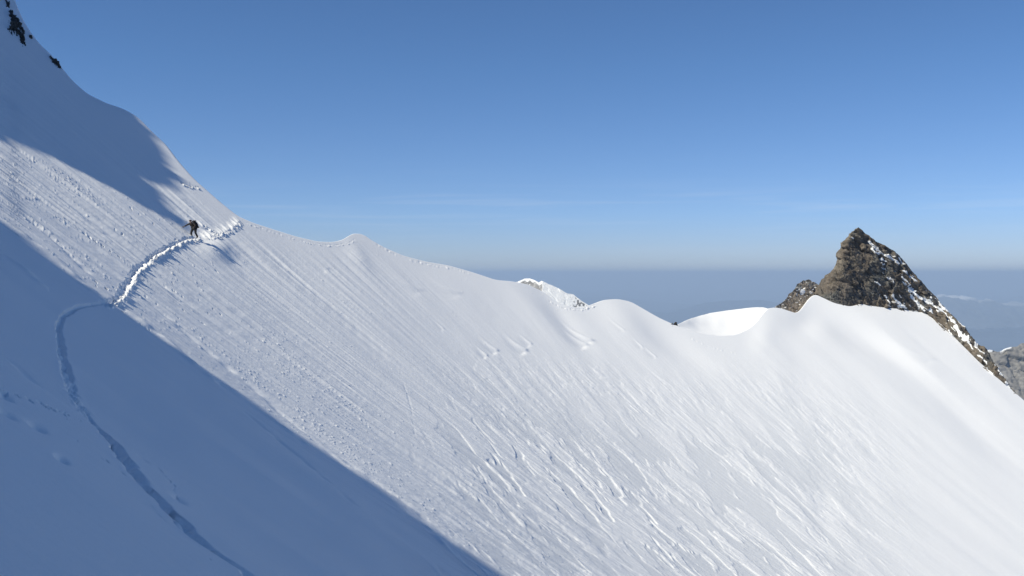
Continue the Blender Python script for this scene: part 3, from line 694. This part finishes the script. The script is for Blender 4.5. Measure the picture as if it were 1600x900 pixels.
J = dict(pel=(0, -.02, .93), spi=(0, .08, 1.10), che=(0, .20, 1.28), nec=(0, .32, 1.42), hd0=(0, .37, 1.49), hd1=(0, .42, 1.58), hd2=(0, .43, 1.66),
         hr=(.12, .0, .88), kr=(.19, .10, .50), ar=(.20, .02, .10), tr=(.22, .19, .05), hl=(-.12, 0, .88), kl=(-.17, .04, .48), al=(-.20, -.16, .10), tl=(-.21, .0, .05),
         sr=(.19, .24, 1.35), er=(.40, .34, 1.20), wr=(.58, .40, 1.08), mr=(.64, .42, 1.04), sl=(-.19, .24, 1.35), el=(-.34, .22, 1.10), wl=(-.32, .42, .98), ml=(-.31, .49, .96))
def sub(keys, edges, rad, name, mat, extra=None):
    return skin_mesh(name, [J[k] for k in keys], [(keys.index(a), keys.index(b)) for a, b in edges], rad, mat, pr)
SKINM = cloth('skin', (.45, .28, .2), .6)
ks = list(J.keys())
bo = sub(ks, [('pel', 'spi'), ('spi', 'che'), ('che', 'nec'), ('nec', 'hd0'), ('hd0', 'hd1'), ('hd1', 'hd2'), ('pel', 'hr'), ('hr', 'kr'), ('kr', 'ar'), ('ar', 'tr'), ('pel', 'hl'), ('hl', 'kl'), ('kl', 'al'), ('al', 'tl'),
         ('che', 'sr'), ('sr', 'er'), ('er', 'wr'), ('wr', 'mr'), ('che', 'sl'), ('sl', 'el'), ('el', 'wl'), ('wl', 'ml')],
         [.13, .13, .14, .06, .07, .095, .06, .09, .06, .045, .035, .09, .06, .045, .035, .06, .045, .032, .03, .06, .045, .032, .03], 'body', SKINM)
# nose, eyes and mouth stand on the front of the same body mesh family as small features of the face
jk = ['pel', 'spi', 'che', 'nec', 'sr', 'er', 'wr', 'sl', 'el', 'wl']
sub(jk, [('pel', 'spi'), ('spi', 'che'), ('che', 'nec'), ('che', 'sr'), ('sr', 'er'), ('er', 'wr'), ('che', 'sl'), ('sl', 'el'), ('el', 'wl')], [.17, .165, .18, .09, .09, .07, .05, .09, .07, .05], 'jacket', cloth('dark_jacket', (.020, .014, .012)))
tk = ['pel', 'hr', 'kr', 'ar', 'hl', 'kl', 'al']
sub(tk, [('pel', 'hr'), ('hr', 'kr'), ('kr', 'ar'), ('pel', 'hl'), ('hl', 'kl'), ('kl', 'al')], [.155, .115, .082, .068, .115, .082, .068], 'trousers', cloth('black_trousers', (.012, .012, .014)))
BT = cloth('boot_leather', (.02, .018, .018))
for a_, t_ in (('ar', 'tr'), ('al', 'tl')): sub([a_, t_], [(a_, t_)], [.07, .05], 'boot', BT)
GL = cloth('glove_fabric', (.02, .02, .02))
for w_, m_, sx in (('wr', 'mr', 1), ('wl', 'ml', -1)):
    wv, mv_ = np.array(J[w_]), np.array(J[m_]); d_ = (mv_-wv)/np.linalg.norm(mv_-wv); sd_ = np.cross(d_, [0, 0, 1]); sd_ /= np.linalg.norm(sd_); dn = np.array([0, 0, -1.])
    vs_ = [tuple(wv), tuple(mv_)]; es = [(0, 1)]; rs = [.07, .068]
    for i, l in enumerate((.06, .07, .065, .05)):
        o_ = mv_+sd_*(i-1.5)*.02; k_ = len(vs_); vs_ += [tuple(o_+d_*l*.5), tuple(o_+d_*l*.75+dn*l*.5)]; es += [(1, k_), (k_, k_+1)]; rs += [.012, .010]
    o_ = wv*.5+mv_*.5-sd_*.035*sx; k_ = len(vs_); vs_ += [tuple(o_), tuple(o_+d_*.045-sd_*.015*sx)]; es += [(0, k_), (k_, k_+1)]; rs += [.013, .011]
    skin_mesh('glove', vs_, es, rs, GL, pr)
skin_mesh('hat', [(0, .38, 1.55), (0, .40, 1.63), (0, .41, 1.70)], [(0, 1), (1, 2)], [.10, .118, .07], cloth('black_hat', (.015, .015, .018)), pr)
hood = skin_mesh('hood', [(0, .27, 1.45), (0, .31, 1.52)], [(0, 1)], [.11, .09], cloth('rust_hood', (.16, .05, .03)), pr)
fwd = np.array([-.42, -.91]); ang = math.atan2(-fwd[0], fwd[1]); SCL = 1.0
for o in (pr,): o.location = tuple(foot+np.array([0, 0, -.10])); o.rotation_euler = (0, 0, ang); o.scale = (SCL*1.22, SCL*1.15, SCL*.93)
bp = bpy.data.objects.new('backpack', None); COL.objects.link(bp); tag(bp, 'bulky dark backpack on the back of the walking person', 'backpack')
bp.location = pr.location; bp.rotation_euler = pr.rotation_euler; bp.scale = pr.scale
def pack(name, c, sz, rx, mat, bev=.07):
    bm = bmesh.new(); bmesh.ops.create_cube(bm, size=1); bmesh.ops.scale(bm, vec=sz, verts=bm.verts); bmesh.ops.bevel(bm, geom=bm.edges[:], offset=bev, segments=4, affect='EDGES')
    bmesh.ops.rotate(bm, cent=(0, 0, 0), matrix=Matrix.Rotation(rx, 3, 'X'), verts=bm.verts); bmesh.ops.translate(bm, vec=c, verts=bm.verts)
    me = bpy.data.meshes.new(name); bm.to_mesh(me); bm.free(); me.materials.append(mat); o = bpy.data.objects.new(name, me); COL.objects.link(o); o.parent = bp; return o
PM = cloth('pack_fabric', (.025, .02, .022))
pack('pack_body', (-.05, -.08, 1.27), (.40, .30, .56), R(-24), PM, .10); pack('lid', (-.04, .05, 1.58), (.32, .24, .13), R(-24), PM, .05); pack('bedroll', (-.06, -.26, 1.04), (.44, .17, .17), R(-24), cloth('roll_fabric', (.05, .02, .015)), .07)
for sx in (-1, 1): pack('strap', (sx*.11, .28, 1.30), (.05, .03, .34), R(-20), PM, .012)
ax = bpy.data.objects.new('ice_axe', None); COL.objects.link(ax); tag(ax, 'thin ice axe held out to the slope in the walker\'s hand', 'ice axe')
ax.location = pr.location; ax.rotation_euler = pr.rotation_euler; ax.scale = pr.scale
MT = cloth('dark_metal', (.06, .06, .065), .4)
def axp(name, v, e, r): o = skin_mesh(name, v, e, r, MT, ax, 0, 1); return o
axp('shaft', [(.52, .36, 1.12), (.66, .43, 1.03), (.80, .50, .90)], [(0, 1), (1, 2)], [.016, .016, .012])
axp('axe_head', [(.52, .30, 1.15), (.52, .36, 1.12), (.53, .46, 1.06)], [(0, 1), (1, 2)], [.022, .02, .01])

# ------------------------------------------------------------------ sky, sun, camera
def build_world():
    w = bpy.data.worlds.new('World'); scene.world = w; w.use_nodes = True; nt = w.node_tree; L = nt.links.new
    bg = nt.nodes['Background']
    sky = N(nt, 'ShaderNodeTexSky', sky_type='NISHITA', sun_disc=False, altitude=SKY[0], air_density=SKY[1], dust_density=SKY[2], ozone_density=SKY[3])
    sky.sun_elevation = ELEV; sky.sun_rotation = math.atan2(-SUNV[0], -SUNV[1])
    # thin streaks of high cloud, laid out by direction in the sky
    co = N(nt, 'ShaderNodeTexCoord'); sp = N(nt, 'ShaderNodeSeparateXYZ'); L(co.outputs['Generated'], sp.inputs[0])
    mp = N(nt, 'ShaderNodeMapping'); mp.inputs['Scale'].default_value = (2.2, 2.2, 55.); mp.inputs['Rotation'].default_value = (0, R(1.5), 0); L(co.outputs['Generated'], mp.inputs['Vector'])
    nz = N(nt, 'ShaderNodeTexNoise', Scale=2.4, Detail=5., Roughness=.55, Distortion=.6); L(mp.outputs[0], nz.inputs['Vector'])
    r1 = N(nt, 'ShaderNodeMapRange'); r1.inputs[1].default_value = .50; r1.inputs[2].default_value = .72; L(nz.outputs['Fac'], r1.inputs[0])
    def band(src, pts):
        c = N(nt, 'ShaderNodeFloatCurve'); L(src, c.inputs['Value']); cc = c.mapping.curves[0]
        while len(cc.points) > 2: cc.points.remove(cc.points[1])
        cc.points[0].location = pts[0]; cc.points[-1].location = pts[-1]
        for p in pts[1:-1]: cc.points.new(*p)
        c.mapping.update(); return c
    el = band(sp.outputs['Z'], [(0, .1), (.03, .35), (.055, .8), (.068, 1), (.08, .5), (.11, .05), (1, 0)])
    m1 = N(nt, 'ShaderNodeMath', operation='MULTIPLY'); L(r1.outputs[0], m1.inputs[0]); L(el.outputs[0], m1.inputs[1])
    m2 = N(nt, 'ShaderNodeMath', operation='MULTIPLY'); L(m1.outputs[0], m2.inputs[0]); m2.inputs[1].default_value = .11
    mix = N(nt, 'ShaderNodeMix', data_type='RGBA'); L(m2.outputs[0], mix.inputs[0]); mix.inputs[7].default_value = (7.5, 7.6, 8., 1)
    ramp = N(nt, 'ShaderNodeValToRGB'); L(sp.outputs['Z'], ramp.inputs['Fac']); cr = ramp.color_ramp
    cr.elements[0].position = 0; cr.elements[0].color = (.56, .58, .73, 1); cr.elements[1].position = .5; cr.elements[1].color = (.53, .78, 1.0, 1)
    for p, c in ((.02, (.60, .64, .81, 1)), (.06, (.60, .72, .93, 1)), (.2, (.555, .77, .98, 1))): e = cr.elements.new(p); e.color = c
    tint = N(nt, 'ShaderNodeMix', data_type='RGBA', blend_type='MULTIPLY'); tint.inputs[0].default_value = 1; L(sky.outputs[0], tint.inputs[6]); L(ramp.outputs['Color'], tint.inputs[7])
    L(tint.outputs[2], mix.inputs[6]); L(mix.outputs[2], bg.inputs['Color']); bg.inputs['Strength'].default_value = SKY[4]
build_world()
sd = bpy.data.lights.new('sun', 'SUN'); sd.energy = SUNE; sd.angle = R(.53); sd.color = (1, .945, .785)
so = bpy.data.objects.new('sun', sd); COL.objects.link(so)
so.rotation_euler = Vector(SUNV).to_track_quat('-Z', 'Y').to_euler(); so.location = (-80, -40, 120)

cd = bpy.data.cameras.new('camera'); cam = bpy.data.objects.new('camera', cd); COL.objects.link(cam)
cd.sensor_width = 36; cd.lens = 36*F/1600; cam.rotation_euler = (R(90), 0, 0); cd.shift_y = (HY-450)/1600
cd.clip_start = .1; cd.clip_end = 900000; scene.camera = cam
vs = scene.view_settings; vs.view_transform = 'Standard'; vs.look = 'None'; vs.exposure = .12; vs.gamma = 1
scene.cycles.use_denoising = True; scene.cycles.denoising_input_passes = 'RGB_ALBEDO_NORMAL'; scene.cycles.denoising_prefilter = 'ACCURATE'
